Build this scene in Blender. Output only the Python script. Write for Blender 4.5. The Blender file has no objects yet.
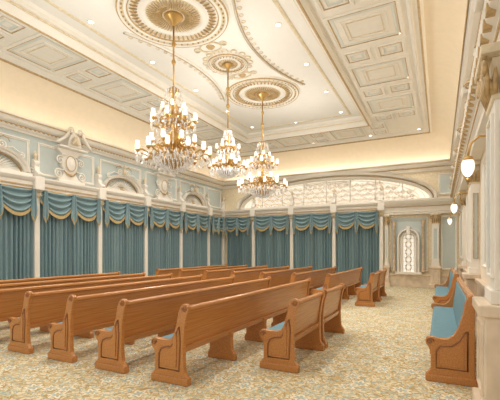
import bpy, math, random, bmesh
from mathutils import Vector, Matrix
random.seed(4)
S=bpy.context.scene
COL=S.collection
pi=math.pi
XL,XR,YN,YF=-10.36,0.70,-0.6,17.0
ZC=6.40

# ---------------- materials ----------------
def mat(name,col,rough=.5,metal=0,emit=0,ecol=None,var=.06,scale=6,bump=0,bscale=30,spec=.5):
    m=bpy.data.materials.new(name); m.use_nodes=True
    nt=m.node_tree; b=nt.nodes['Principled BSDF']
    tc=nt.nodes.new('ShaderNodeTexCoord')
    n=nt.nodes.new('ShaderNodeTexNoise'); n.inputs['Scale'].default_value=scale
    nt.links.new(tc.outputs['Object'],n.inputs['Vector'])
    r=nt.nodes.new('ShaderNodeValToRGB')
    r.color_ramp.elements[0].position=.3; r.color_ramp.elements[1].position=.7
    r.color_ramp.elements[0].color=[c*(1-var) for c in col]+[1]
    r.color_ramp.elements[1].color=[min(1,c*(1+var)) for c in col]+[1]
    nt.links.new(n.outputs['Fac'],r.inputs['Fac'])
    nt.links.new(r.outputs['Color'],b.inputs['Base Color'])
    b.inputs['Roughness'].default_value=rough; b.inputs['Metallic'].default_value=metal
    b.inputs['Specular IOR Level'].default_value=spec
    if emit:
        b.inputs['Emission Color'].default_value=(*(ecol or col),1); b.inputs['Emission Strength'].default_value=emit
    if bump:
        n2=nt.nodes.new('ShaderNodeTexNoise'); n2.inputs['Scale'].default_value=bscale
        nt.links.new(tc.outputs['Object'],n2.inputs['Vector'])
        bp=nt.nodes.new('ShaderNodeBump'); bp.inputs['Strength'].default_value=bump; bp.inputs['Distance'].default_value=.02
        nt.links.new(n2.outputs['Fac'],bp.inputs['Height']); nt.links.new(bp.outputs['Normal'],b.inputs['Normal'])
    return m
M_white=mat('cream_plaster',(.85,.805,.72),.55,var=.02)
M_ceil=mat('ceiling_paint',(.87,.835,.77),.7,var=.01)
M_peach=mat('peach_paint',(.85,.74,.58),.7,var=.02)
M_blue=mat('pale_blue_paint',(.54,.60,.575),.6,var=.02)
M_sage=mat('grey_green_accent_paint',(.70,.735,.68),.6,var=.02)
M_gold=mat('gilded_plaster',(.52,.36,.17),.4,.1,var=.2,scale=20,bump=.3)
M_soft=mat('soft_gold_plaster',(.76,.65,.46),.5,0,var=.1,scale=14,bump=.2)
M_brass=mat('polished_brass',(.58,.36,.12),.3,.6,var=.12)
M_marble=mat('peach_marble',(.74,.61,.46),.3,var=.12,scale=5)
M_teal=mat('teal_curtain_fabric',(.175,.27,.295),.45,var=.05,scale=12,spec=.6)
M_teal2=mat('teal_swag_fabric',(.225,.335,.36),.45,var=.05,scale=12,spec=.6)
M_fringe=mat('gold_fringe',(.50,.37,.17),.8,var=.3,scale=60)
M_cush=mat('teal_upholstery',(.165,.285,.33),.85,var=.05,scale=20,spec=.2)
M_crys=mat('crystal',(.90,.85,.77),.08,.0,emit=.1,ecol=(1,.94,.82),var=.4,scale=25,spec=1)  # faint glow put into the drops in place of transmitted light
M_shade=mat('glowing_glass_shade',(.95,.93,.88),.3,emit=.9,ecol=(1,.94,.82))
M_lamp=mat('downlight_lens',(1,.97,.9),.3,emit=7,ecol=(1,.97,.9))
M_pane=mat('backlit_glass',(.90,.84,.72),.3,emit=.68,ecol=(1,.92,.76),var=.1,scale=2)
M_pane2=mat('bright_leaded_glass',(.90,.87,.80),.3,emit=.5,ecol=(1,.95,.85),var=.03,scale=2)
M_bronze=mat('antique_gold_grille',(.38,.27,.14),.5,.1,var=.15)
M_tan=mat('tan_marble',(.60,.46,.32),.25,var=.18,scale=7)

def wood():
    m=mat('oak_wood',(.5,.2,.06),.27); nt=m.node_tree; b=nt.nodes['Principled BSDF']
    for n in list(nt.nodes):
        if n.type in('TEX_NOISE','VALTORGB','TEX_COORD'): nt.nodes.remove(n)
    tc=nt.nodes.new('ShaderNodeTexCoord'); mp=nt.nodes.new('ShaderNodeMapping'); mp.inputs['Scale'].default_value=(30,.8,30)
    n=nt.nodes.new('ShaderNodeTexNoise'); n.inputs['Scale'].default_value=2; n.inputs['Detail'].default_value=5; n.inputs['Distortion'].default_value=.25
    r=nt.nodes.new('ShaderNodeValToRGB'); r.color_ramp.elements[0].position=.27; r.color_ramp.elements[1].position=.73
    r.color_ramp.elements[0].color=(.42,.165,.043,1); r.color_ramp.elements[1].color=(.59,.265,.08,1)
    nt.links.new(tc.outputs['Object'],mp.inputs['Vector']); nt.links.new(mp.outputs['Vector'],n.inputs['Vector'])
    nt.links.new(n.outputs['Fac'],r.inputs['Fac']); nt.links.new(r.outputs['Color'],b.inputs['Base Color'])
    return m
M_wood=wood()
M_woodd=mat('darker_oak_moulding',(.27,.10,.028),.35,var=.1,scale=12)

def carpet():
    m=bpy.data.materials.new('floral_carpet'); m.use_nodes=True; nt=m.node_tree; L=nt.links; b=nt.nodes['Principled BSDF']
    b.inputs['Roughness'].default_value=.95; b.inputs['Specular IOR Level'].default_value=.1
    tc=nt.nodes.new('ShaderNodeTexCoord')
    def N(t,**k):
        n=nt.nodes.new(t)
        for a,v in k.items(): n.inputs[a].default_value=v
        return n
    def M(op,a,bv=None,cv=None):
        n=nt.nodes.new('ShaderNodeMath'); n.operation=op
        for i,q in enumerate((a,bv,cv)):
            if q is None: continue
            if isinstance(q,(int,float)): n.inputs[i].default_value=q
            else: L.new(q,n.inputs[i])
        return n.outputs[0]
    def mix(fac,c1,c2):
        n=nt.nodes.new('ShaderNodeMixRGB'); L.new(fac,n.inputs[0])
        if isinstance(c1,tuple): n.inputs[1].default_value=(*c1,1)
        else: L.new(c1,n.inputs[1])
        n.inputs[2].default_value=(*c2,1); return n.outputs[0]
    def noise(sc,off=0,det=1.5,dist=0):
        mp=N('ShaderNodeMapping'); mp.inputs['Location'].default_value=(off,off*1.7,0); L.new(tc.outputs['Object'],mp.inputs['Vector'])
        n=N('ShaderNodeTexNoise',Scale=sc,Detail=det,Distortion=dist); L.new(mp.outputs['Vector'],n.inputs['Vector']); return n
    # gold / cream ground made of curling leaf shapes
    g=noise(6.5,3,1.5,3.2)
    rp=nt.nodes.new('ShaderNodeValToRGB'); rp.color_ramp.elements[0].position=.46; rp.color_ramp.elements[1].position=.51
    rp.color_ramp.elements[0].color=(.58,.43,.21,1); rp.color_ramp.elements[1].color=(.73,.64,.44,1); L.new(g.outputs['Fac'],rp.inputs['Fac'])
    c=rp.outputs['Color']
    # blue-green leaves with a pale vein
    a=noise(5.5,11,1,3.4); c=mix(M('GREATER_THAN',a.outputs['Fac'],.585),c,(.33,.41,.38))
    c=mix(M('GREATER_THAN',a.outputs['Fac'],.655),c,(.60,.59,.45))
    a3=noise(7,51,1,3.0); c=mix(M('GREATER_THAN',a3.outputs['Fac'],.63),c,(.45,.30,.12))
    # tendrils
    v=noise(3.4,21,.5,2.4); c=mix(M('LESS_THAN',M('ABSOLUTE',M('SUBTRACT',v.outputs['Fac'],.5)),.012),c,(.43,.29,.12))
    v=noise(4.6,31,.5,2.6); c=mix(M('LESS_THAN',M('ABSOLUTE',M('SUBTRACT',v.outputs['Fac'],.47)),.013),c,(.36,.41,.34))
    # blossoms: five-lobed petals around voronoi centres
    wz=noise(2.5,5,1); ad=nt.nodes.new('ShaderNodeMixRGB'); ad.blend_type='ADD'; ad.inputs[0].default_value=.16; L.new(tc.outputs['Object'],ad.inputs[1]); L.new(wz.outputs['Color'],ad.inputs[2])
    SC=2.5
    vo=N('ShaderNodeTexVoronoi',Scale=SC); vo.voronoi_dimensions='2D'; L.new(ad.outputs[0],vo.inputs['Vector'])
    scl=nt.nodes.new('ShaderNodeVectorMath'); scl.operation='SUBTRACT'; L.new(ad.outputs[0],scl.inputs[0]); L.new(vo.outputs['Position'],scl.inputs[1])
    sp=nt.nodes.new('ShaderNodeSeparateXYZ'); L.new(scl.outputs[0],sp.inputs[0])
    ang=M('ARCTAN2',sp.outputs['Y'],sp.outputs['X'])
    petal=M('MULTIPLY',M('COSINE',M('MULTIPLY',ang,6.0)),.055)
    dist=M('ADD',vo.outputs['Distance'],petal)
    c=mix(M('LESS_THAN',dist,.245),c,(.45,.31,.13)); c=mix(M('LESS_THAN',dist,.215),c,(.78,.70,.52)); c=mix(M('LESS_THAN',dist,.12),c,(.37,.45,.42)); c=mix(M('LESS_THAN',vo.outputs['Distance'],.05),c,(.62,.46,.22))
    L.new(c,b.inputs['Base Color'])
    fz=noise(220,0,2); bp=nt.nodes.new('ShaderNodeBump'); bp.inputs['Strength'].default_value=.3; bp.inputs['Distance'].default_value=.01
    L.new(fz.outputs['Fac'],bp.inputs['Height']); L.new(bp.outputs['Normal'],b.inputs['Normal'])
    return m
M_carpet=carpet()

# ---------------- mesh builder ----------------
class MB:
    def __init__(s): s.v=[]; s.f=[]
    def add(s,vs,fs):
        o=len(s.v); s.v+= [tuple(v) for v in vs]; s.f+=[tuple(i+o for i in f) for f in fs]; return s
    def box(s,x0,x1,y0,y1,z0,z1):
        vs=[(x,y,z) for x in(x0,x1) for y in(y0,y1) for z in(z0,z1)]
        return s.add(vs,[(0,1,3,2),(4,6,7,5),(0,4,5,1),(2,3,7,6),(0,2,6,4),(1,5,7,3)])
    def lathe(s,prof,n=20,c=(0,0,0)):
        vs=[];fs=[];m=len(prof)
        for i in range(n):
            a=2*pi*i/n
            for r,z in prof: vs.append((c[0]+r*math.cos(a),c[1]+r*math.sin(a),c[2]+z))
        for i in range(n):
            for j in range(m-1):
                a=i*m+j;b=((i+1)%n)*m+j; fs.append((a,b,b+1,a+1))
        return s.add(vs,fs)
    def grid(s,fn,nu,nv):
        vs=[fn(i/nu,j/nv) for i in range(nu+1) for j in range(nv+1)]
        fs=[(i*(nv+1)+j,(i+1)*(nv+1)+j,(i+1)*(nv+1)+j+1,i*(nv+1)+j+1) for i in range(nu) for j in range(nv)]
        return s.add(vs,fs)
    def tube(s,pts,r,n=6,closed=False):
        pts=[Vector(p) for p in pts]; N=len(pts); vs=[];fs=[]
        rr=r if isinstance(r,(list,tuple)) else [r]*N
        up=None
        for i,p in enumerate(pts):
            if closed: t=(pts[(i+1)%N]-pts[i-1])
            else: t=(pts[min(i+1,N-1)]-pts[max(i-1,0)])
            t=t.normalized() if t.length>1e-9 else Vector((0,0,1))
            if up is None:
                up=Vector((0,0,1)) if abs(t.z)<.8 else Vector((1,0,0))
            a=t.cross(up)
            if a.length<1e-4: a=t.cross(Vector((0,1,0)))
            a.normalize(); b=a.cross(t).normalized(); up=b
            for k in range(n):
                q=2*pi*k/n; vs.append(p+(a*math.cos(q)+b*math.sin(q))*rr[i])
        R=N if closed else N-1
        for i in range(R):
            for k in range(n):
                j=(i+1)%N; fs.append((i*n+k,i*n+(k+1)%n,j*n+(k+1)%n,j*n+k))
        if not closed: fs.append(tuple(range(n))); fs.append(tuple((N-1)*n+k for k in range(n)))
        return s.add(vs,fs)
    def prism(s,poly,fn,t0,t1):
        n=len(poly); vs=[fn(a,b,t0) for a,b in poly]+[fn(a,b,t1) for a,b in poly]
        fs=[tuple(range(n)),tuple(range(2*n-1,n-1,-1))]+[(i,(i+1)%n,n+(i+1)%n,n+i) for i in range(n)]
        return s.add(vs,fs)
    def rect(s,x0,x1,y0,y1,prof):
        m=len(prof); vs=[];
        for d,z in prof: vs+=[(x0+d,y0+d,z),(x1-d,y0+d,z),(x1-d,y1-d,z),(x0+d,y1-d,z)]
        fs=[(j*4+k,j*4+(k+1)%4,(j+1)*4+(k+1)%4,(j+1)*4+k) for j in range(m-1) for k in range(4)]
        return s.add(vs,fs)
    def vrect(s,x0,x1,z0,z1,prof,y=0):
        m=len(prof); vs=[]
        for d,o in prof: vs+=[(x0+d,y+o,z0+d),(x1-d,y+o,z0+d),(x1-d,y+o,z1-d),(x0+d,y+o,z1-d)]
        fs=[(j*4+k,j*4+(k+1)%4,(j+1)*4+(k+1)%4,(j+1)*4+k) for j in range(m-1) for k in range(4)]
        return s.add(vs,fs)
    def arcs(s,path,prof):
        m=len(prof); vs=[]
        for (px,pz),(nx,nz),y in path:
            for a,b in prof: vs.append((px+nx*a,y+b,pz+nz*a))
        n=len(path); fs=[(i*m+j,i*m+(j+1)%m,(i+1)*m+(j+1)%m,(i+1)*m+j) for i in range(n-1) for j in range(m)]
        fs+=[tuple(range(m)),tuple((n-1)*m+j for j in range(m))]
        return s.add(vs,fs)
    def octa(s,c,r,h):
        x,y,z=c
        return s.add([(x+r,y,z),(x,y+r,z),(x-r,y,z),(x,y-r,z),(x,y,z+h*.4),(x,y,z-h*.6)],[(0,1,4),(1,2,4),(2,3,4),(3,0,4),(1,0,5),(2,1,5),(3,2,5),(0,3,5)])
    def ball(s,c,r,n=8,sq=1):
        return s.lathe([(r*math.sin(pi*j/n)+1e-5,r*sq*math.cos(pi*j/n)) for j in range(n+1)],n+2,c)
    def obj(s,name,m,parent=None,smooth=False,bevel=0,loc=None,rz=0):
        me=bpy.data.meshes.new(name); me.from_pydata(s.v,[],s.f); me.materials.append(m)
        me.validate()
        bm=bmesh.new(); bm.from_mesh(me); bmesh.ops.recalc_face_normals(bm,faces=bm.faces); bm.to_mesh(me); bm.free()
        if smooth: me.polygons.foreach_set('use_smooth',[True]*len(me.polygons))
        o=bpy.data.objects.new(name,me); COL.objects.link(o)
        if parent: o.parent=parent
        if loc: o.location=loc
        o.rotation_euler[2]=rz
        if bevel:
            b=o.modifiers.new('b','BEVEL'); b.width=bevel; b.segments=2; b.limit_method='ANGLE'
        return o
def empty(name,loc,rz=0,label='',cat='',group=None):
    o=bpy.data.objects.new(name,None); o.empty_display_size=.1; COL.objects.link(o); o.location=loc; o.rotation_euler[2]=rz
    o['label']=label; o['category']=cat
    if group: o['group']=group
    return o
def tag(o,label,cat,group=None):
    o['label']=label; o['category']=cat
    if group: o['group']=group
    return o
def st(o): o['kind']='structure'; return o
def clone(o,loc=None,rz=None,parent=None,label=None):
    c=o.copy(); COL.objects.link(c)
    if parent: c.parent=parent
    if loc is not None: c.location=loc
    if rz is not None: c.rotation_euler[2]=rz
    if label: c['label']=label
    for ch in o.children: clone(ch,parent=c)
    return c
def spiral(cx,cz,r0,r1,turns,a0,y=0,n=28,flip=1):
    out=[]
    for i in range(n+1):
        t=i/n; r=r0+(r1-r0)*t; a=a0+flip*turns*2*pi*t
        out.append((cx+r*math.cos(a),y,cz+r*math.sin(a)))
    return out

# ---------------- room shell ----------------
tn=[0]
def trim(mb,m,smooth=False,**k):
    tn[0]+=1; return st(mb.obj('trim_%d'%tn[0],m,smooth=smooth,**k))
st(MB().box(XL-.2,XR+.2,YN,YF+.2,-.1,0).obj('floor',M_carpet))
st(MB().box(XL-.2,XL,YN,YF+.2,0,ZC+.1).obj('wall_left',M_blue))
st(MB().box(XL,XR,YF,YF+.2,0,ZC+.1).obj('wall_far',M_soft))
st(MB().box(XR,XR+.2,YN,YF+.2,0,ZC+.1).obj('wall_right',M_peach))
st(MB().box(XL-.2,XR+.2,YN,YF+.2,ZC,ZC+.1).obj('ceiling',M_ceil))
DZ=-.22
prof=[(0.0,5.3+DZ)]
for i in range(15):
    a=i/14*pi/2; prof.append((.02+1.0*(1-math.cos(a)),5.34+DZ+(.84-DZ)*math.sin(a)))
trim(MB().rect(XL,XR,YN,YF,prof),M_peach,True)
trim(MB().rect(XL,XR,YN,YF,[(1.02,6.18),(3.05,6.18),(3.05,6.2)]),M_white)
trim(MB().rect(XL,XR,YN,YF,[(.98,6.2),(.98,6.12),(1.03,6.08),(1.1,6.12),(1.16,6.12),(1.2,6.08),(1.27,6.15),(1.27,6.2)]),M_white)
trim(MB().rect(XL,XR,YN,YF,[(1.03,6.085),(1.045,6.065),(1.065,6.085),(1.08,6.11)]),M_gold)
trim(MB().rect(XL,XR,YN,YF,[(2.9,6.19),(2.9,6.12),(2.96,6.07),(3.04,6.07),(3.08,6.16),(3.12,6.2),(3.12,6.3),(3.2,6.34),(3.24,6.41)]),M_white)
trim(MB().rect(XL,XR,YN,YF,[(2.965,6.072),(2.98,6.052),(3.01,6.052),(3.025,6.072)]),M_gold)
trim(MB().rect(XL,XR,YN,YF,[(3.12,6.22),(3.15,6.22),(3.15,6.25),(3.12,6.25)]),M_soft)
trim(MB().rect(XL,XR,YN,YF,[(3.52,6.41),(3.52,6.385),(3.56,6.37),(3.6,6.385),(3.6,6.41)]),M_soft)
trim(MB().rect(XL,XR,YN,YF,[(d,z+DZ) for d,z in[(0,5.02),(.05,5.02),(.06,5.06),(.12,5.1),(.14,5.16),(.26,5.2),(.3,5.24),(.34,5.34),(.34,5.38),(.3,5.38),(.3,5.3),(0,5.3)]]),M_white)
trim(MB().rect(XL,XR,YN,YF,[(d,z+DZ) for d,z in[(.14,5.13),(.165,5.13),(.18,5.165),(.15,5.165)]]),M_gold)
trim(MB().rect(XL,XR,YN,YF,[(d,z+DZ) for d,z in[(.335,5.30),(.352,5.30),(.352,5.33),(.335,5.33)]]),M_gold)
d=MB()
y=0.0
while y<16.6:
    d.box(XL+.1,XL+.17,y,y+.06,5.12+DZ,5.18+DZ); d.box(XR-.17,XR-.1,y,y+.06,5.12+DZ,5.18+DZ); y+=.13
trim(d,M_white)
def coffer(cx,cy,lx,ly,small=False):
    x0,x1,y0,y1=cx-lx/2,cx+lx/2,cy-ly/2,cy+ly/2; z=6.18
    trim(MB().rect(x0,x1,y0,y1,[(0,z),(0,z-.018),(.015,z-.03),(.05,z-.03),(.07,z-.018),(.085,z-.012),(.085,z)]),M_white)
    ix,iy=min(lx*.22,.28),min(ly*.22,.28)
    trim(MB().rect(x0,x1,y0,y1,[(.083,z),(.083,z-.014),(.099,z-.014),(.099,z)]),M_gold)
    trim(MB().rect(x0+ix,x1-ix,y0+iy,y1-iy,[(0,z),(0,z-.018),(.035,z-.018),(.035,z)]),M_white)
    if small:
        trim(MB().rect(x0+ix+.045,x1-ix-.045,y0+iy+.045,y1-iy-.045,[(0,z-.001),(0,z-.006),(.05,z-.006),(.05,z-.001)]),M_sage)
    else:
        trim(MB().rect(x0+.13,x1-.13,y0+.13,y1-.13,[(0,z-.001),(0,z-.006),(.05,z-.006),(.05,z-.001)]),M_sage)
        trim(MB().rect(x0+ix+.1,x1-ix-.1,y0+iy+.1,y1-iy-.1,[(0,z),(0,z-.012),(.016,z-.012),(.016,z)]),M_soft)
yy=3.4
xc=[XL+2.08,XR-2.08]
k=0
while yy<14.4:
    for c in xc:
        if k%2==0: coffer(c,yy,1.45,1.35)
        else:
            coffer(c-.37,yy,.66,.62,True); coffer(c+.37,yy,.66,.62,True)
    yy+=1.14; k+=1
xx=-7.9; k=0
while xx<-1.8:
    if k%2==0: coffer(xx,YF-2.08,1.35,1.45)
    else: coffer(xx,YF-2.45,.62,.66,True); coffer(xx,YF-1.71,.62,.66,True)
    xx+=1.16; k+=1

# entablatures
def run_x(mb,prof,x0,x1):
    n=len(prof); vs=[(x0,YF-d,z) for d,z in prof]+[(x1,YF-d,z) for d,z in prof]
    mb.add(vs,[(i,(i+1)%n,n+(i+1)%n,n+i) for i in range(n)]+[tuple(range(n)),tuple(range(n,2*n))]); return mb
def run_y(mb,prof,side,y0,y1):
    n=len(prof); X=XL if side<0 else XR; sg=1 if side<0 else -1
    vs=[(X+sg*d,y0,z) for d,z in prof]+[(X+sg*d,y1,z) for d,z in prof]
    mb.add(vs,[(i,(i+1)%n,n+(i+1)%n,n+i) for i in range(n)]+[tuple(range(n)),tuple(range(n,2*n))]); return mb
E=[(0,3.26),(.17,3.26),(.17,3.32),(.2,3.34),(.2,3.46),(.26,3.5),(.3,3.56),(.3,3.6),(0,3.62)]
trim(run_y(MB(),E,-1,YN,YF),M_white)
trim(run_x(MB(),E,XL,-2.25),M_white)
ER=[(0,3.3),(.2,3.3),(.2,3.4),(.24,3.44),(.24,3.6),(.32,3.66),(.34,3.76),(.34,3.82),(0,3.84)]
trim(run_y(MB(),ER,1,YN,YF),M_white)
trim(run_x(MB(),[(0,3.05),(.14,3.05),(.14,3.13),(.17,3.15),(.17,3.38),(.22,3.42),(.3,3.5),(.34,3.6),(.34,3.66),(0,3.68)],-2.25,XR),M_white)
G=[(.19,3.34),(.215,3.34),(.215,3.365),(.19,3.365)]
g=run_x(run_y(MB(),G,-1,YN,YF),G,XL,XR); run_y(g,[(.23,3.46),(.255,3.46),(.255,3.5),(.23,3.5)],1,YN,YF); trim(g,M_gold)
trim(run_y(MB(),[(0,0),(.06,0),(.06,.9),(.1,.94),(.1,1.0),(0,1.0)],1,YN,YF),M_marble)
trim(run_x(MB(),[(0,0),(.06,0),(.06,.44),(.1,.48),(.1,.56),(0,.56)],-2.25,XR),M_marble)

LW=-pi/2; FW=pi; RW=pi/2
def wp(D): return (XL,D,0)
def fp(c): return (c,YF,0)
# ---- curtains ----
def build_curtain(w,loc,rz):
    e=empty('curtain',loc,rz,'dusty teal floor-length curtain with swagged valance and gold fringe','curtain','teal curtains along the walls')
    hw=w/2-.1
    nf=max(5,round(8*hw/1.0))
    for sgn in(-1,1):
        ph=random.random()*6
        def fn(u,v,sgn=sgn):
            x=sgn*(.01+u*(hw-.01))
            wv=u*nf*2*pi+.8*math.sin(u*7+ph)+.35*math.sin(v*2.5+u*5+ph)
            am=.06*(.8+.3*math.sin(u*11+ph))+.01*v
            yy=.115+am*(math.sin(wv)*.85+.15*math.sin(2*wv+ph))
            return (x,yy,3.2-v*3.17)
        MB().grid(fn,nf*16,10).obj('drape',M_teal,e,True)
    zt=3.25; sw=hw
    for k in range(2):
        x0=-hw+k*sw-.05; ww_=sw+.10
        def fs(u,v,x0=x0,k=k):
            q=4*u*(1-u); z=zt-v*.24-q*(.03+.42*v)
            return (x0+u*ww_,.20+k*.02+.055*math.sin(v*pi*7+.3)*q**.5+.10*q,z)
        s=MB().grid(fs,28,42).obj('swag',M_teal2,e,True)
        def ff(u,v,x0=x0,k=k):
            q=4*u*(1-u); z=zt-.24-q*.45-v*.095
            return (x0+u*ww_,.23+k*.02+.10*q+.004,z)
        MB().grid(ff,40,1).obj('fringe',M_fringe,s,True)
    for x0,ww in((-hw+.07,.16),(0,.20),(hw-.07,.16)):
        def ft(u,v,x0=x0,ww=ww):
            t=math.sin(pi*u); z=zt-v*(.52+.36*t)
            return (x0+(u-.5)*ww*(.6+.5*v),.32+.03*math.sin(u*4*pi),z)
        s=MB().grid(ft,24,6).obj('tail',M_teal2,e,True)
        def fg(u,v,x0=x0,ww=ww):
            t=math.sin(pi*u); z=zt-(.52+.36*t)-v*.08
            return (x0+(u-.5)*ww*1.1,.323+.03*math.sin(u*4*pi),z)
        MB().grid(fg,24,1).obj('fringe',M_fringe,s,True)
    MB().tube([(-hw,.2,3.25),(hw,.2,3.25)],.025,8).obj('curtain_rod',M_brass,e,True)
    return e
c0=build_curtain(2.2,wp(7.75),LW)
for D in(3.35,5.55,9.95,12.15,14.35): clone(c0,wp(D),LW)
build_curtain(1.3,wp(16.14),LW)
c1=build_curtain(2.05,fp(-7.375),FW)
for c in(-5.325,-3.275): clone(c1,fp(c),FW)
build_curtain(1.6,fp(-9.28),FW)
# ---- columns ----
def build_col(loc,rz):
    e=empty('pilaster_column',loc,rz,'slim cream fluted wall column with gilded capital','column','columns between the curtain bays')
    m=MB(); m.box(-.075,.075,0,.2,.22,3.0)
    for k in(-.055,-.018,.018,.055): m.tube([(k,.2,.3),(k,.2,2.9)],.013,6)
    m.obj('shaft',M_white,e,bevel=.008)
    m=MB(); m.box(-.13,.13,0,.27,0,.16); m.box(-.105,.105,0,.24,.16,.22); m.obj('base',M_white,e,bevel=.015)
    m=MB(); m.box(-.09,.09,0,.22,3.0,3.03); m.box(-.12,.12,0,.27,3.2,3.26); m.box(-.085,.085,0,.21,3.0,3.22)
    for sx in(-1,1):
        m.tube(spiral(sx*.085,3.13,.06,.01,1.3,pi/2,.24,20,sx),.014,6)
    for k in range(5):
        x=-.08+k*.04; m.tube([(x,.2,3.03),(x*1.1,.235,3.09),(x*1.3,.25,3.15)],[.02,.018,.006],6)
    m.obj('capital',M_soft,e,True)
    m=MB(); m.prism([(0,3.6),(.3,3.6),(.32,3.68),(.27,3.76),(.2,3.8),(.17,3.92),(.2,4.0),(.18,4.08),(.1,4.12),(0,4.12)],lambda a,b,t:(t,a,b),-.07,.07)
    m.tube([(x,.29,3.69) for x in(-.085,.085)],.05,12); m.tube([(x,.16,4.04) for x in(-.08,.08)],.04,12)
    m.obj('console_bracket',M_white,e,bevel=.01)
    MB().lathe([(.001,.0),(.04,.0),(.05,.02),(.025,.05),(.06,.1),(.07,.15),(.04,.2),(.015,.24),(.001,.27)],14,(0,.1,4.12)).obj('urn_finial',M_soft,e,True)
    m=MB(); m.box(-.14,.14,0,.33,3.24,3.62); m.obj('entablature_block',M_white,e,bevel=.02)
    return e
k0=build_col(wp(6.65),LW)
for D in(2.25,4.45,8.85,11.05,13.25,15.45): clone(k0,wp(D),LW)
for c in(-10.2,-8.4,-6.35,-4.3,-2.25): clone(k0,fp(c),FW)
def frame(x0,x1,z0,z1,loc,rz,m=None):
    tn[0]+=1; o=st(MB().vrect(x0,x1,z0,z1,[(0,0),(0,.04),(.03,.05),(.05,.02),(.07,.02),(.07,0)]).obj('trim_%d'%tn[0],m or M_white)); o.location=loc; o.rotation_euler[2]=rz; return o
for D in(3.35,5.55,7.75,9.95,12.15,14.35): frame(-.98,.98,3.72,4.66,wp(D),LW)
frame(-.65,.65,3.72,4.66,wp(16.22),LW)
# ---- arched pediments ----
def ell(rx,rz_,cz,a0=0,a1=pi,n=32,y=0,cx=0):
    out=[]
    for i in range(n+1):
        a=a0+(a1-a0)*i/n; nx,nz=math.cos(a)/rx,math.sin(a)/rz_; l=math.hypot(nx,nz)
        out.append(((cx+rx*math.cos(a),cz+rz_*math.sin(a)),(nx/l,nz/l),y))
    return out
PR=[(-.03,0),(-.03,.06),(-.01,.1),(.02,.1),(.04,.17),(.08,.2),(.08,0)]
def build_ped(loc,rz):
    e=empty('arched_pediment',loc,rz,'cream segmental wall pediment with gilded fan and scrolls','pediment','arched pediments above the curtains')
    m=MB().arcs(ell(.82,.52,3.66,.10,pi-.10,28,.03),PR); m.box(-.95,.95,0,.22,3.60,3.68); m.obj('arch_moulding',M_white,e)
    m=MB()
    for k in range(17):
        a=pi*(k+.5)/17; m.tube([(.16*math.cos(a),.03,3.70+.10*math.sin(a)),(.42*math.cos(a),.05,3.70+.27*math.sin(a)),(.66*math.cos(a),.03,3.70+.39*math.sin(a))],[.010,.024,.010],6)
    m.obj('fan',M_white,e,True)
    MB().ball((0,.05,3.72),.09).obj('rosette',M_gold,e,True)
    m=MB(); m.arcs(ell(.73,.46,3.66,.12,pi-.12,28,.02),[(-.010,0),(-.010,.05),(.010,.05),(.010,0)])
    m.obj('gilded_bead',M_gold,e,True)
    for sx in(-1,1):
        MB().tube(spiral(sx*1.0,3.80,.14,.02,1.6,pi/2,.1,30,-sx),.02,6).obj('side_scroll',M_white,e,True)
        MB().tube(spiral(sx*.17,4.34,.12,.015,1.6,-pi/2,.14,30,sx),.02,6).obj('crest_scroll',M_white,e,True)
        MB().tube([(sx*.28,.14,4.28),(sx*.45,.14,4.32),(sx*.62,.14,4.22)]+spiral(sx*.70,4.14,.08,.012,1.4,pi/2,.14,18,-sx),.017,6).obj('trailing_scroll',M_white,e,True)
        MB().tube([(sx*.1,.15,4.5),(sx*.2,.15,4.56),(sx*.32,.15,4.52),(sx*.38,.14,4.44)],[.01,.02,.016,.006],6).obj('leaf_spray',M_gold,e,True)
    m=MB().ball((0,.16,4.38),.08,8,1.3); m.tube([(0,.16,4.44),(0,.16,4.70)],[.045,.005],6); m.obj('crest',M_soft,e,True)
    return e
p0=build_ped(wp(9.95),LW)
for D in(5.55,14.35): clone(p0,wp(D),LW)
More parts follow.
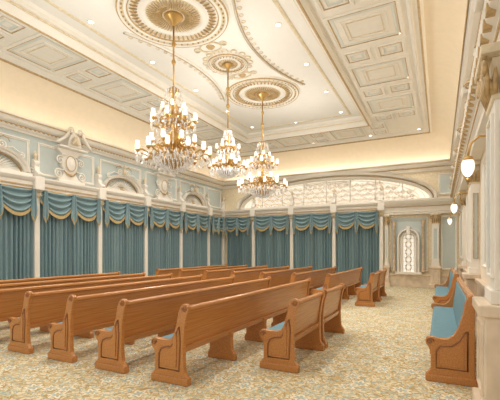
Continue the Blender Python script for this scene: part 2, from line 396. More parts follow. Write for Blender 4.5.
# ---- cartouches ----
def build_cart(loc,rz):
    e=empty('wall_cartouche',loc,rz,'carved cream and gilt cartouche with scrolls and broken pediment','ornament','carved cartouches above the curtains')
    half=[(.40,3.62),(.40,3.72),(.30,3.78),(.22,3.9),(.20,4.0),(.27,4.12),(.29,4.3),(.25,4.42),(.30,4.52),(.42,4.58),(.44,4.66),(.30,4.68),(.16,4.66)]
    poly=half+[(-a,b) for a,b in reversed(half)]
    MB().prism(poly,lambda a,b,t:(a,t,b),0,.13).obj('backplate',M_white,e,bevel=.02)
    MB().box(-.5,.5,0,.34,4.64,4.70).obj('ledge',M_white,e,bevel=.02)
    MB().box(-.46,.46,0,.24,3.60,3.68).obj('sill',M_white,e,bevel=.02)
    m=MB(); m.prism([(-.24,4.70),(.24,4.70),(.2,4.95),(.12,5.08),(0,5.14),(-.12,5.08),(-.2,4.95)],lambda a,b,t:(a,t,b),0,.36); m.obj('crest_block',M_white,e,bevel=.02)
    yo=.40
    for sx in(-1,1):
        m=MB().tube([(sx*.60,yo-.06,4.74),(sx*.52,yo-.04,4.80),(sx*.38,yo,4.90),(sx*.27,yo,5.06),(sx*.24,yo,5.18)],[.035,.045,.05,.045,.03],8)
        m.tube(spiral(sx*.15,5.18,.10,.015,1.4,0 if sx>0 else pi,yo,24,sx),.024,6); m.obj('swan_neck_scroll',M_white,e,True)
    m=MB().lathe([(.001,.11),(.08,.10),(.14,.05),(.165,.06),(.19,0)],24)
    m.v=[(x*1.0,.12+z,4.22+y*1.35) for x,y,z in m.v]; m.obj('shield',M_white,e,True)
    m=MB().tube([(.17*math.cos(t*pi/12),.18,4.22+.23*math.sin(t*pi/12)) for t in range(24)],.012,5,True); m.obj('shield_rim',M_gold,e,True)
    m=MB()
    for k in range(9):
        a=pi*(k+.5)/9; m.tube([(.03*math.cos(a),yo-.02,4.75+.03*math.sin(a)),(.12*math.cos(a),yo+.03,4.76+.17*math.sin(a)),(.17*math.cos(a),yo-.01,4.76+.27*math.sin(a))],[.015,.028,.012],6)
    m.obj('shell',M_soft,e,True)
    for sx in(-1,1):
        MB().tube([(sx*.2,.14,4.44),(sx*.34,.16,4.40)]+spiral(sx*.36,4.28,.12,.015,1.5,pi/2,.15,28,-sx),.022,6).obj('upper_scroll',M_white,e,True)
        MB().tube([(sx*.2,.14,4.02),(sx*.3,.16,3.98)]+spiral(sx*.40,3.86,.14,.02,1.6,pi/2,.14,30,-sx),.024,6).obj('lower_scroll',M_white,e,True)
    MB().tube([(-.22,.13,3.98),(-.1,.17,3.88),(0,.18,3.85),(.1,.17,3.88),(.22,.13,3.98)],[.012,.028,.04,.028,.012],8).obj('leaf_swag',M_gold,e,True)
    return e
q0=build_cart(wp(7.75),LW); clone(q0,wp(12.15),LW)

# ---- lunette window far wall ----
cx,hw,z0,rise=-4.68,4.36,3.66,1.14
e=MB(); n=48; poly=[(cx+hw*math.cos(pi*i/n),z0+rise*math.sin(pi*i/n)) for i in range(n+1)]
e.add([(a,YF-.03,b) for a,b in poly],[tuple(range(n+1))])
w1=st(e.obj('window_1',M_pane))
f=MB(); f.arcs([(p,nn,0) for p,nn,_ in ell(hw,rise,z0,0,pi,64,0,cx)],[(-.06,0),(-.06,-.16),(.0,-.26),(.05,-.26),(.07,-.17),(.10,-.17),(.12,-.36),(.21,-.42),(.25,-.1),(.25,0)])
f.v=[(a,YF+b,c) for a,b,c in f.v]
f.box(cx-hw-.2,cx+hw+.2,YF-.2,YF,z0-.1,z0+.03)
f.obj('window_frame',M_white,w1)
f=MB(); f.arcs([(p,nn,0) for p,nn,_ in ell(hw,rise,z0,0,pi,64,0,cx)],[(.065,-.16),(.07,-.21),(.10,-.21),(.105,-.16)])
f.v=[(a,YF+b,c) for a,b,c in f.v]; f.obj('gilded_bead',M_gold,w1)
yg=YF-.07
def EP(s_,a): return (cx+hw*s_*math.cos(a),yg,z0+rise*s_*math.sin(a))
def topz(x,s_=1):
    t=1-((x-cx)/(hw*s_))**2
    return z0+rise*s_*math.sqrt(t) if t>0 else z0
f=MB()
f.tube([EP(.9,pi*i/48) for i in range(49)],.02,6)
for k in range(-3,4):
    x=cx+k*1.09; f.tube([(x,yg,z0),(x,yg,topz(x))],.028,6)
f.obj('cream_mullions',M_white,w1,True)
f=MB()
rows=[(.13,.24),(.34,.24),(.55,.24),(.76,.24),(.93,.22)]
for ri,(zz,dxs) in enumerate(rows):
    x=cx-hw+.1+(ri%2)*dxs/2; k=0
    while x<cx+hw-.1:
        if z0+zz+.06<topz(x,.9):
            fl=1 if k%2 else -1
            f.tube(spiral(x,z0+zz,.105,.015,1.4,(pi/2)*fl,yg+.01*(k%2),18,fl),[.015-.006*i/18 for i in range(19)],5)
            f.tube([(x,yg,z0+zz+.105*fl),(x+dxs*.5,yg,z0+zz),(x+dxs,yg,z0+zz-.105*fl)],[.009,.014,.009],5)
            f.ball((x,yg-.01,z0+zz),.022,5)
        x+=dxs; k+=1
for k in range(60):
    a=pi*(k+.5)/60; p=EP(.95,a); f.ball((p[0],yg,p[2]),.02,5)
f.obj('scrollwork_grille',M_bronze,w1,True)
# ---- arched leaded window ----
def archpoly(cx,w,z0,zs,r,n=14): return [(cx-w,z0),(cx+w,z0)]+[(cx+w*math.cos(pi*i/n),zs+r*math.sin(pi*i/n)) for i in range(n+1)]
dx=-1.18
g=MB().prism(archpoly(dx,.21,.62,2.0,.23),lambda a,b,t:(a,YF-t,b),.02,.05); w2=st(g.obj('window_2',M_pane2))
def archpath(w,zs,z0): return [((dx-w,z0),(-1,0),0),((dx-w,zs),(-1,0),0)]+[((dx+w*math.cos(a),zs+(w+.02)*math.sin(a)),(math.cos(a),math.sin(a)),0) for a in[pi-pi*i/16 for i in range(1,16)]]+[((dx+w,zs),(1,0),0),((dx+w,z0),(1,0),0)]
m=MB(); m.arcs(archpath(.24,2.0,.62),[(-.04,0),(-.04,-.1),(.06,-.16),(.08,-.07),(.11,-.07),(.13,-.22),(.18,-.22),(.21,0)]); m.v=[(a,YF+b,c) for a,b,c in m.v]; m.box(dx-.5,dx+.5,YF-.24,YF,.54,.64); m.box(dx-.07,dx+.07,YF-.26,YF,2.2,2.54); m.obj('window_frame',M_white,w2)
m=MB()
for k in(-.07,.07): m.tube([(dx+k,YF-.06,.62),(dx+k,YF-.06,2.2)],.009,5)
for k in range(10): m.tube([(dx-.21,YF-.06,.75+k*.16),(dx+.21,YF-.06,.75+k*.16)],.008,5)
for k in range(5): m.tube([(dx+.12*math.cos(t*pi/6),YF-.065,.83+k*.32+.14*math.sin(t*pi/6)) for t in range(12)],.011,5,True)
m.obj('leaded_came',M_bronze,w2,True)
for sx in(-1,1):
    m=MB().lathe([(.085,.64),(.085,.70),(.06,.74),(.058,1.3),(.05,2.5),(.07,2.53),(.05,2.56),(.085,2.72),(.09,2.78)],16,(dx+sx*.56,YF-.13,0)); m.obj('tan_marble_column',M_tan,w2,True)
o=trim(MB().box(-.70,.70,.002,.015,.70,2.93),M_blue); o.location=(dx,YF,0); o.rotation_euler[2]=FW
frame(-.76,.76,.66,2.98,(dx,YF,0),FW,M_soft)
o=trim(MB().box(-.27,.27,.002,.015,.78,2.92),M_blue); o.location=(.32,YF,0); o.rotation_euler[2]=FW
frame(-.30,.30,.75,2.95,(.32,YF,0),FW,M_white)
o=trim(MB().box(-.30,.30,.002,.015,3.84,4.62),M_blue); o.location=(.28,YF,0); o.rotation_euler[2]=FW
frame(-.34,.34,3.80,4.66,(.28,YF,0),FW)
# ---- wide wall pilasters ----
def build_pil(loc,rz,w,out,grp,hcap=3.3,hp=1.08):
    e=empty('wall_pilaster',loc,rz,'wide cream pilaster on peach marble pedestal with gilded capital','pilaster',grp)
    m=MB(); m.box(-w/2-.05,w/2+.05,0,out+.05,0,.16); m.box(-w/2,w/2,0,out,.16,hp-.1); m.box(-w/2-.05,w/2+.05,0,out+.05,hp-.1,hp)
    m.vrect(-w/2+.07,w/2-.07,.26,hp-.18,[(0,0),(0,.02),(.03,.02),(.03,0)],out)
    m.obj('pedestal',M_marble,e,bevel=.015)
    hs=hcap-.45; g=w*.13
    m=MB(); m.box(-w/2+g*.6,w/2-g*.6,0,out-.05,hp,hp+.12); m.box(-w/2+g,w/2-g,0,out-.08,hp+.12,hs); m.vrect(-w/2+g*1.5,w/2-g*1.5,hp+.22,hs-.1,[(0,0),(0,.025),(.03,.025),(.03,0)],out-.08)
    m.obj('shaft',M_white,e,bevel=.008)
    MB().box(-w/2+g*1.5+.05,w/2-g*1.5-.05,out-.081,out-.072,hp+.3,hs-.18).obj('panel',M_blue,e)
    if out>.2:
        MB().box(-w/2+g-.008,-w/2+g,.04,out-.13,hp+.3,hs-.18).obj('side_panel',M_blue,e)
        m=MB(); m.tube([(-w/2+g-.01,.04,hp+.3),(-w/2+g-.01,out-.13,hp+.3),(-w/2+g-.01,out-.13,hs-.18),(-w/2+g-.01,.04,hs-.18)],.012,5,True); m.obj('gilded_edge',M_gold,e)
    m=MB(); m.box(-w/2+g,w/2-g,0,out-.06,hs,hcap-.08); m.box(-w/2-.02,w/2+.02,0,out+.03,hcap-.08,hcap); m.obj('capital_block',M_soft,e,bevel=.01)
    m=MB()
    for sx in(-1,1):
        m.tube(spiral(sx*(w/2-.04),hcap-.17,.09,.01,1.4,pi/2,out,24,sx),.02,6)
    k=-w/2+.08
    while k<w/2-.06:
        m.tube([(k,out-.08,hs+.05),(k,out-.03,hs+.17),(k,out+.02,hs+.25)],[.03,.026,.01],6); k+=.07
    yy=.04
    while yy<out:
        m.tube([(-w/2+g,yy,hs+.05),(-w/2+g-.04,yy,hs+.17),(-w/2+g-.07,yy,hs+.25)],[.026,.022,.01],6); yy+=.06
    m.obj('capital_leaves',M_gold,e,True)
    return e
build_pil((XR,4.05,0),RW,.62,.36,'pilasters on the bench wall')
build_pil((XR,8.75,0),RW,.55,.24,'pilasters on the bench wall')
build_pil((XR,12.9,0),RW,.45,.16,'pilasters on the bench wall')
build_pil((-.16,YF,0),FW,.36,.26,'pilasters beside the arched window',3.05,.9)
build_pil((-2.04,YF,0),FW,.20,.2,'pilasters beside the arched window',3.05,.9)
def bracket(D):
    e=MB(); e.prism([(0,3.84),(.4,3.84),(.42,3.92),(.34,4.0),(.2,4.06),(.14,4.2),(.2,4.3),(.26,4.42),(.24,4.52),(.1,4.58),(0,4.58)],lambda a,b,t:(t,a,b),-.1,.1)
    e.tube([(-.12,.34,3.92),(.12,.34,3.92)],.06,12); e.tube([(-.12,.2,4.45),(.12,.2,4.45)],.06,12)
    o=e.obj('scroll_bracket',M_white,bevel=.01,loc=(XR,D,0),rz=RW)
    e=MB()
    for k in range(3): e.tube([(-.06+.06*k,.34,4.0),(-.06+.06*k,.2,4.12),(-.06+.06*k,.26,4.36)],[.03,.03,.01],6)
    for s_ in(-.125,.125):
        e.tube([(s_,q[0],q[2]) for q in spiral(.34,3.92,.055,.01,1.4,0,0,20)],.012,5); e.tube([(s_,q[0],q[2]) for q in spiral(.2,4.45,.055,.01,1.4,0,0,20)],.012,5)
    e.obj('gilded_leaf',M_gold,o,True)
    return o
b0=tag(bracket(4.1),'carved cream scroll bracket with gilded leaf standing on the cornice','bracket','scroll brackets on the bench wall')
for D in(6.35,8.6,10.3,12,13.7,15.4): clone(b0,(XR,D,0),RW)
m=MB(); y=YN
while y<16.8:
    m.box(XR-.34,XR-.2,y,y+.10,3.62,3.70); y+=.26
trim(m,M_gold)
for D in(6.35,10.8,14.9):
    frame(-1.3,1.3,1.25,3.1,(XR,D,0),RW)
    o=trim(MB().box(-1.2,1.2,.002,.012,1.35,3.0),M_blue); o.location=(XR,D,0); o.rotation_euler[2]=RW
def build_sconce(D):
    e=empty('wall_sconce',(XR,D,2.55),RW,'brass wall sconce with glowing white glass bowl shade','lamp','wall sconces on the bench wall')
    m=MB(); m.lathe([(.001,.03),(.05,.03),(.07,.0)],14); m.v=[(x,z,y+.25) for x,y,z in m.v]
    m.tube([(0,.02,.25),(0,.12,.34),(0,.28,.36),(0,.37,.28),(0,.40,.12)],.014,8); m.lathe([(.01,.14),(.05,.12),(.062,.095),(.06,.08)],14,(0,.40,0))
    m.obj('bracket',M_brass,e,True)
    MB().tube(spiral(0,.2,.07,.01,1.3,0,.1),.01,6).obj('scroll',M_brass,e,True)
    MB().lathe([(.05,.09),(.066,.06),(.073,.02),(.066,-.04),(.045,-.085),(.02,-.112),(.001,-.118)],18,(0,.40,0)).obj('lamp_shade',M_shade,e,True)
    MB().ball((0,.40,-.13),.016).obj('finial',M_brass,e,True)
    return e
s0=build_sconce(5.2)
for D in(10.1,14.6): clone(s0,(XR,D,2.55),RW)

# ---------------- pews ----------------
END=[(-.27,0),(-.27,.085),(-.245,.11),(-.225,.14),(-.225,.29),(-.235,.36),(-.265,.395),(-.285,.435),(-.28,.48),(-.25,.505),(-.2,.51),(-.13,.50),(-.05,.50),(.02,.52),(.06,.59),(.095,.71),(.12,.83),(.15,.905),(.19,.935),(.235,.93),(.262,.90),(.262,.86),(.24,.81),(.22,.73),(.2,.6),(.19,.45),(.19,.3),(.2,.15),(.225,.11),(.25,.085),(.25,0)]
def end_mesh(poly,y,name,parent,sgn):
    o=MB().prism(poly,lambda a,b,t:(a,t,b),y-.03,y+.03).obj(name,M_wood,parent,bevel=.008)
    yf=y+sgn*.032
    P=[(-.16,.16),(-.16,.33),(-.13,.39),(-.06,.42),(.02,.43),(.07,.50),(.10,.61),(.135,.67),(.15,.5),(.14,.3),(.135,.16)]
    MB().tube([(a,yf,b) for a,b in P],.010,6,True).obj('panel_moulding',M_woodd,o,True)
    cxx,czz=-.005,.32
    MB().prism([(cxx+(a-cxx)*.72,czz+(b-czz)*.78) for a,b in P],lambda a,b,t:(a,t,b),min(yf-sgn*.004,yf+sgn*.010),max(yf-sgn*.004,yf+sgn*.010)).obj('raised_panel',M_wood,o,bevel=.006)
    MB().box(-.275,.255,y-.045,y+.045,0,.085).obj('plinth',M_wood,o,bevel=.012)
    MB().tube(spiral(-.235,.455,.04,.008,1.4,0,yf,18,1),.007,5).obj('arm_scroll',M_woodd,o,True)
    MB().tube(spiral(.21,.885,.038,.008,1.4,pi,yf,18,1),.007,5).obj('top_scroll',M_woodd,o,True)
    return o
SUP=[(-.2,0),(-.2,.08),(-.17,.12),(-.17,.40),(.14,.40),(.2,.40),(.19,.3),(.2,.15),(.225,.11),(.25,.085),(.25,0)]
def build_pew(L,loc,label):
    e=empty('church_pew',loc,0,label,'pew','rows of oak pews')
    end_mesh(END,.04,'end_panel',e,-1); end_mesh(END,L-.04,'end_panel',e,1)
    ns=round(L/1.25)-1
    for k in range(ns):
        y=L*(k+1)/(ns+1); MB().prism(SUP,lambda a,b,t:(a,t,b),y-.035,y+.035).obj('support',M_wood,e,bevel=.01)
    def slab(a0,z0,a1,z1,t):
        dx,dz=a1-a0,z1-z0; l=math.hypot(dx,dz); nx,nz=dz/l*t/2,-dx/l*t/2
        return [(a0+nx,z0+nz),(a1+nx,z1+nz),(a1-nx,z1-nz),(a0-nx,z0-nz)]
    m=MB(); m.prism(slab(.125,.37,.205,.87,.035),lambda a,b,t:(a,t,b),.07,L-.07); m.obj('backrest',M_wood,e,bevel=.006)
    MB().prism([(.165,.85),(.165,.885),(.18,.90),(.215,.905),(.24,.89),(.245,.86),(.225,.84)],lambda a,b,t:(a,t,b),.07,L-.07).obj('top_rail',M_wood,e,bevel=.006)
    MB().prism([(.13,.36),(.165,.36),(.185,.43),(.15,.43)],lambda a,b,t:(a,t,b),.07,L-.07).obj('lower_rail',M_wood,e)
    MB().box(-.235,.15,.07,L-.07,.385,.42).obj('seat',M_wood,e,bevel=.008)
    MB().box(-.235,.12,.08,L-.08,.42,.495).obj('seat_cushion',M_cush,e,bevel=.025)
    return e
lab='oak church pew with carved scroll end panels and teal cushion'
row0=build_pew(4.55,(-2.80,3.42,0),lab)
for sec in(3.42,9.6):
    for k in range(7):
        if sec==3.42 and k==0: continue
        clone(row0,(-2.80-.962*k,sec,0))
r1=build_pew(1.24,(-1.84,4.42,0),'short oak church pew beside the aisle with teal cushion')
for D in(5.76,10.55,11.95): clone(r1,(-1.84,D,0))

# ---- wall benches ----
BE=[(a,b if b<.5 else .5+(b-.5)*.9) for a,b in [(-.27,0),(-.27,.085),(-.24,.12),(-.22,.15),(-.22,.33),(-.24,.40),(-.27,.44),(-.275,.49),(-.25,.525),(-.2,.53),(-.12,.515),(-.04,.52),(.02,.57),(.07,.68),(.11,.84),(.135,1.0),(.165,1.07),(.2,1.1),(.24,1.09),(.255,1.05),(.245,1.0),(.23,.85),(.23,.12),(.25,.085),(.25,0)]]
def build_bench(L,loc):
    e=empty('upholstered_bench',loc,0,'oak bench with teal upholstered seat and back against wall','bench','upholstered benches along the wall')
    for y,s in((.04,-1),(L-.04,1)):
        o=MB().prism(BE,lambda a,b,t:(a,t,b),y-.035,y+.035).obj('end_panel',M_wood,e,bevel=.01)
        yf=y+s*.037
        P=[(-.16,.17),(-.16,.36),(-.12,.43),(0,.44),(.08,.5),(.13,.6),(.16,.62),(.16,.17)]
        MB().tube([(a,yf,b) for a,b in P],.010,6,True).obj('panel_moulding',M_woodd,o,True)
        MB().prism([(a*.78,.32+(b-.32)*.8) for a,b in P],lambda a,b,t:(a,t,b),yf-.006,yf+.006).obj('raised_panel',M_wood,o,bevel=.005)
        MB().box(-.275,.255,y-.045,y+.045,0,.085).obj('plinth',M_wood,o,bevel=.012)
        MB().tube(spiral(-.225,.475,.04,.008,1.4,0,yf,18,1),.007,5).obj('arm_scroll',M_woodd,o,True)
    MB().box(-.23,.2,.07,L-.07,.30,.38).obj('seat_frame',M_wood,e,bevel=.008)
    MB().box(-.235,.12,.08,L-.08,.38,.47).obj('seat_cushion',M_cush,e,bevel=.03)
    MB().prism([(.09,.42),(.15,.94),(.17,.97),(.21,.97),(.21,.42)],lambda a,b,t:(a,t,b),.08,L-.08).obj('back_cushion',M_cush,e,bevel=.02)
    MB().box(.16,.235,.07,L-.07,.97,1.03).obj('top_rail',M_wood,e,bevel=.012)
    MB().box(-.15,.2,L/2-.03,L/2+.03,0,.3).obj('support',M_wood,e,bevel=.008)
    return e
bb=build_bench(3.2,(.12,4.88,0)); clone(bb,(.12,9.3,0))

# ---------------- ceiling medallions ----------------
def medallion(y,R,big=True):
    e=empty('ceiling_medallion',(-4.88,y,ZC),0,'round gilded plaster ceiling medallion with concentric carved rings' if big else 'small ornate gilded plaster ceiling medallion with scalloped rim','medallion','ceiling medallions')
    MB().lathe([(R*.8,-.03),(R*.84,-.06),(R*.87,-.06)],64).obj('inner_lip',M_white,e,True)
    MB().lathe([(R*.87,-.06),(R*.885,-.045),(R*.935,-.045),(R*.95,-.06)],64).obj('tan_band',M_soft,e,True)
    MB().lathe([(R*.94,-.06),(R*.96,-.085),(R,-.05),(R*1.03,0)],64).obj('outer_ring',M_white,e,True)
    MB().lathe([(.001,-.03),(R*.81,-.03)],64).obj('backplate',M_white,e,True)
    MB().lathe([(R*.50,-.032),(R*.52,-.06),(R*.56,-.07),(R*.6,-.05),(R*.62,-.032)],64).obj('inner_ring',M_white,e,True)
    MB().lathe([(R*.05,-.034),(R*.2,-.05),(R*.42,-.045),(R*.5,-.033)],48).obj('centre_rose',M_soft,e,True)
    MB().lathe([(R*.66,-.034),(R*.67,-.037),(R*.75,-.037),(R*.76,-.034)],64).obj('gold_band',M_soft,e,True)
    m=MB(); n=48 if big else 28
    for k in range(n):
        a=2*pi*k/n; c,s=math.cos(a),math.sin(a)
        m.tube([(R*.64*c,R*.64*s,-.04),(R*.7*c,R*.7*s,-.07),(R*.78*c,R*.78*s,-.045)],[.01,R*.02,.006],6)
        m.ball((R*.91*math.cos(a+.1),R*.91*math.sin(a+.1),-.06),R*.018,6)
        m.tube([(R*.2*c,R*.2*s,-.05),(R*.34*c,R*.34*s,-.085),(R*.48*c,R*.48*s,-.05)],[.008,R*.014,.006],6)
    o=m.obj('gilded_leaves',M_gold,e,True); o['kind']='stuff'
    MB().lathe([(R*.97,-.07),(R*.985,-.085),(R*1.0,-.06),(R*1.0,-.03)],64).obj('gilded_rim',M_gold,e,True)
    MB().lathe([(R*.8,-.03),(R*.81,-.065),(R*.825,-.055)],64).obj('gilded_bead',M_gold,e,True)
    if not big:
        m=MB()
        for k in range(16):
            a=2*pi*k/16; m.tube([(R*1.1*math.cos(a)+.075*math.cos(t*pi/6),R*1.1*math.sin(a)+.075*math.sin(t*pi/6),-.02) for t in range(12)],.014,6,True)
        o=m.obj('scalloped_edge',M_soft,e,True); o['kind']='stuff'
    return e
CH=[(6.1,1.13,True),(8.3,.52,False),(10.4,1.12,True)]
for y,R,bg in CH: medallion(y,R,bg)
def link(y0,y1):
    ym=(y0+y1)/2; m=MB()
    pts=[]
    for i in range(40):
        a=2*pi*i/40; pts.append((.26*math.cos(a),ym+(y1-y0)/2*math.sin(a),-.02))
    m.tube(pts,.022,6,True)
    o=m.obj('ceiling_scroll_link',M_soft,smooth=True,loc=(-4.88,0,ZC)); tag(o,'oval plaster band linking two ceiling medallions','ornament','medallion links')
    MB().lathe([(.001,-.05),(.07,-.04),(.11,0)],16,(0,ym,0)).obj('rosette',M_gold,o,True)
    for sx in(-1,1):
        MB().tube([(sx*.36+p[0],p[2]+ym,-.02) for p in spiral(0,0,.11,.02,1.5,0 if sx<0 else pi,0,26,sx)],.014,6).obj('side_scroll',M_soft,o,True)
link(7.28,7.68); link(8.92,9.23)
for sx in(-1,1):
    m=MB(); pts=[]
    for i in range(41):
        y=6.1+4.3*i/40; t=(y-8.3)/2.15; pts.append((sx*(.82+.50*t*t),y,-.015))
    m.tube(pts,.035,6); o=m.obj('ceiling_border_moulding',M_white,smooth=True,loc=(-4.88,0,ZC)); tag(o,'curved cream and gilt moulding beside ceiling medallions','moulding','medallion border mouldings')
    MB().tube([(p[0]+sx*.07,p[1],p[2]) for p in pts],.013,6).obj('gilded_line',M_gold,o,True)
    m=MB()
    for i in range(2,40,2):
        p=pts[i]; m.tube([(p[0]+sx*.15+.045*math.cos(t*pi/5),p[1]+.045*math.sin(t*pi/5),-.012) for t in range(10)],.009,5,True)
    m.obj('gilded_ringlets',M_soft,o,True)['kind']='stuff'

# ---------------- chandeliers ----------------
SH=[(.016,0),(.036,.02),(.048,.055),(.046,.09),(.034,.125),(.036,.15),(.042,.165)]
def chandelier(y,sc,n1,n2,ztop,zbot,label):
    e=empty('chandelier',(-4.88,y,ZC),0,label,'chandelier','crystal chandeliers')
    def Z(t): return ztop+(zbot-ztop)*t
    MB().lathe([(.001,-.04),(.2*sc,-.05),(.17*sc,-.1),(.07*sc,-.15),(.05*sc,-.22),(.02,-.25)],24).obj('canopy',M_brass,e,True)
    m=MB(); m.tube([(0,0,-.2),(0,0,Z(0)+.02)],.018,8)
    for k in(.3,.6): m.ball((0,0,-.25+(ztop+.25)*k),.045,8,1.4)
    m.obj('stem',M_brass,e,True)
    prof=[(.012,0),(.06,.02),(.14,.05),(.07,.09),(.04,.14),(.04,.2),(.09,.26),(.13,.33),(.09,.40),(.045,.44),(.05,.52),(.13,.57),(.17,.64),(.11,.7),(.06,.74),(.14,.80),(.26,.85),(.22,.91),(.08,.95),(.035,.97),(.05,.985),(.001,1.0)]
    MB().lathe([(r*sc,Z(t)) for r,t in prof],20).obj('body',M_brass,e,True)
    def arms(n,r,zc,zh,sh,ph=0):
        first=None
        for k in range(n):
            a=2*pi*(k+ph)/n
            if first is None:
                m=MB(); P=[]
                for i in range(15):
                    t=i/14; P.append((.06*sc+(r-.06*sc)*t,0,zh+(zc-zh)*t-.16*sc*math.sin(pi*min(1,t*1.15))*(1 if t<.9 else .8)))
                P[-1]=(r,0,zc-.02)
                m.tube(P,.02*max(sc,.8),6)
                m.tube([(q[0],0,q[2]) for q in spiral(r*.55,zc-.02*sc,.09*sc,.02,1.3,pi,0,18,-1)],.013,5)
                m.lathe([(.004,-.06),(.03,-.03),(.05,0),(.045,.012),(.018,.012)],12,(r,0,zc))
                o=m.obj('arm',M_brass,e,True); o.rotation_euler[2]=a
                MB().lathe([(q*sh,zc+.012+w*sh) for q,w in SH],12,(r,0,0)).obj('lamp_shade',M_shade,o,True)
                first=o
            else: clone(first,rz=a,parent=e)
    r1=.74*sc; r2=.45*sc
    arms(n1,r1,Z(.80),Z(.66),1.0*max(sc,.8)); arms(n1*2//3,r1*.62,Z(.68),Z(.58),.95*max(sc,.8),.3); arms(n2,r2,Z(.42),Z(.34),.95*max(sc,.8),.5); arms(n2//2+1,r2*.5,Z(.28),Z(.22),.75*max(sc,.8),.2)
    m=MB()
    def ring(r,z,n,cr,h):
        for k in range(n):
            a=2*pi*k/n; m.octa((r*math.cos(a),r*math.sin(a),z),cr,h)
    ring(r1,Z(.80)-.12,n1*3,.021,.14); ring(r1*.82,Z(.80)-.12,n1*2,.02,.13); ring(r1*.6,Z(.72)-.14,n1*2,.02,.13); ring(r2,Z(.42)-.10,n2*3,.02,.13); ring(r2*.6,Z(.42)-.1,n2*2,.018,.12)
    ring(r1*.45,Z(.83)-.05,24,.02,.13)
    ring(.40*sc,Z(.86),30,.02,.13); ring(.34*sc,Z(.895),26,.02,.13); ring(.27*sc,Z(.93),20,.02,.12); ring(.18*sc,Z(.96),14,.018,.12); ring(.09*sc,Z(.985),8,.017,.11); ring(.16*sc,Z(.05)-.04,16,.017,.12); ring(.22*sc,Z(.28)-.08,16,.017,.12)
    def strand(r0,z0,r1_,z1,n,cnt,sag):
        for k in range(n):
            a=2*pi*(k+.25)/n
            for i in range(cnt):
                t=i/(cnt-1); r=r0+(r1_-r0)*t; z=z0+(z1-z0)*t-sag*math.sin(pi*t)
                m.octa((r*math.cos(a),r*math.sin(a),z),.015,.034)
    strand(.14*sc,Z(.05),r2*.85,Z(.38),14,18,.08); strand(.17*sc,Z(.50),r1*.92,Z(.77),n1,17,.09); strand(.42*sc,Z(.82),.05,Z(.99),20,13,.06); strand(r2*.6,Z(.44),r1*.55,Z(.66),12,10,.06)
    def gar(r,z,n,sag):
        for k in range(n):
            for i in range(9):
                t=(i+.5)/9; a=2*pi*(k+t)/n; m.octa((r*math.cos(a),r*math.sin(a),z-sag*math.sin(pi*t)),.015,.034)
    gar(r1,Z(.80)-.04,n1,.10); gar(r2,Z(.42)-.03,n2,.09); gar(.42*sc,Z(.82),8,.08)
    o=m.obj('crystal_drops',M_crys,e); o['kind']='stuff'
    for r,z in((.42*sc,Z(.82)),(r2*.62,Z(.42))):
        m=MB(); m.tube([(r*math.cos(2*pi*i/24),r*math.sin(2*pi*i/24),z) for i in range(24)],.02,6,True)
        for k in range(6):
            a=pi*k/3; m.tube([(0,0,z),(r*math.cos(a),r*math.sin(a),z)],.006,4)
        m.obj('crystal_ring',M_brass,e,True)
    return e
big='large two-tier brass and crystal chandelier with glowing glass shades'
ch=chandelier(6.1,1.0,12,8,-1.48,-3.25,big)
chandelier(8.3,.64,10,6,-1.72,-2.98,'small brass and crystal chandelier with glowing glass shades')
clone(ch,(-4.88,10.4,ZC))

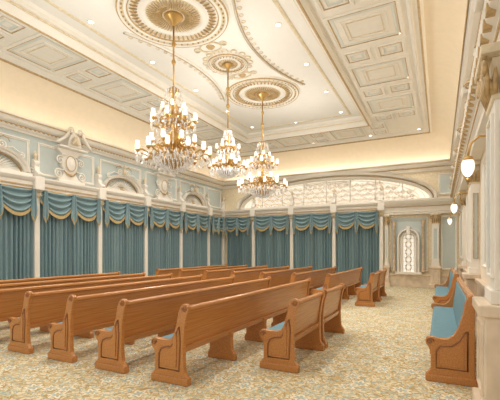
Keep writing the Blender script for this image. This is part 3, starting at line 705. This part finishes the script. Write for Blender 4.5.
# ---------------- downlights ----------------
pos=[(x,y,ZC) for x in(-6.6,-3.1) for y in(3.6,5.5,7.4,9.3,11.2,13.1)]+[(x,y,6.18) for x in(XL+1.42,XR-1.42) for y in(3.97,6.25,8.53,10.8,13.1,15.6)]+[(-7.3,15.5,6.18),(-4.9,15.6,6.18),(-2.5,15.6,6.18)]
extra=[(-4.88,13.4,ZC),(-4.0,3.9,ZC),(-5.8,3.9,ZC)]
dl0=None
for p in pos+extra:
    if dl0 is None:
        dl0=MB().lathe([(.05,-.004),(.055,-.018),(.075,-.018),(.08,0)],20).obj('recessed_downlight',M_white,smooth=True,loc=p); tag(dl0,'small round recessed ceiling downlight, lit','downlight','recessed ceiling downlights')
        MB().lathe([(.001,-.008),(.052,-.008)],20).obj('lens',M_lamp,dl0)
    else: clone(dl0,p)

# ---------------- lights ----------------
def light(t,loc,en,col=(1,.965,.92),rot=(0,0,0),**k):
    l=bpy.data.lights.new('light',t); l.energy=en*.80; l.color=col
    for a,b in k.items(): setattr(l,a,b)
    o=bpy.data.objects.new('light_source',l); COL.objects.link(o); o.location=loc; o.rotation_euler=rot; return o
for y in(6.1,10.4):
    light('POINT',(-4.88+.9,y+1.1,4.4),100,shadow_soft_size=.15)
    light('POINT',(-4.88-.9,y-1.1,4.4),100,shadow_soft_size=.15)
for p in pos[:12]: light('SPOT',(p[0],p[1],ZC-.05),160,spot_size=2.2,spot_blend=.7,shadow_soft_size=.1)
for p in pos[12:]: light('SPOT',(p[0],p[1],6.12),135,spot_size=2.1,spot_blend=.8,shadow_soft_size=.08)
LY=YF-YN-.8
cc=(1,.89,.72); zc_=5.36+DZ
light('AREA',(XL+.17,(YF+YN)/2,zc_),40,cc,rot=(0,pi+.5,0),shape='RECTANGLE',size=.08,size_y=LY)
light('AREA',(XR-.17,(YF+YN)/2,zc_),40,cc,rot=(0,pi-.5,0),shape='RECTANGLE',size=.08,size_y=LY)
light('AREA',((XL+XR)/2,YF-.17,zc_),28,cc,rot=(pi-.5,0,0),shape='RECTANGLE',size=XR-XL-.8,size_y=.08)
for D in(5.2,10.1,14.6): light('POINT',(XR-.44,D,2.35),4,(1,.88,.7),shadow_soft_size=.1)
w=bpy.data.worlds.new('w'); S.world=w; w.use_nodes=True
w.node_tree.nodes['Background'].inputs[0].default_value=(1,.98,.95,1); w.node_tree.nodes['Background'].inputs[1].default_value=1.15  # even fill light added, entering through the open near end of the room

# ---------------- camera ----------------
cd=bpy.data.cameras.new('camera'); cam=bpy.data.objects.new('camera',cd); COL.objects.link(cam)
cam.location=(0,0,1.55); cam.rotation_euler=(pi/2,0,math.atan(190/372)); cd.sensor_width=36; cd.lens=372/500*36; cd.shift_y=.1; cd.clip_start=.05
S.camera=cam
S.view_settings.view_transform='Standard'
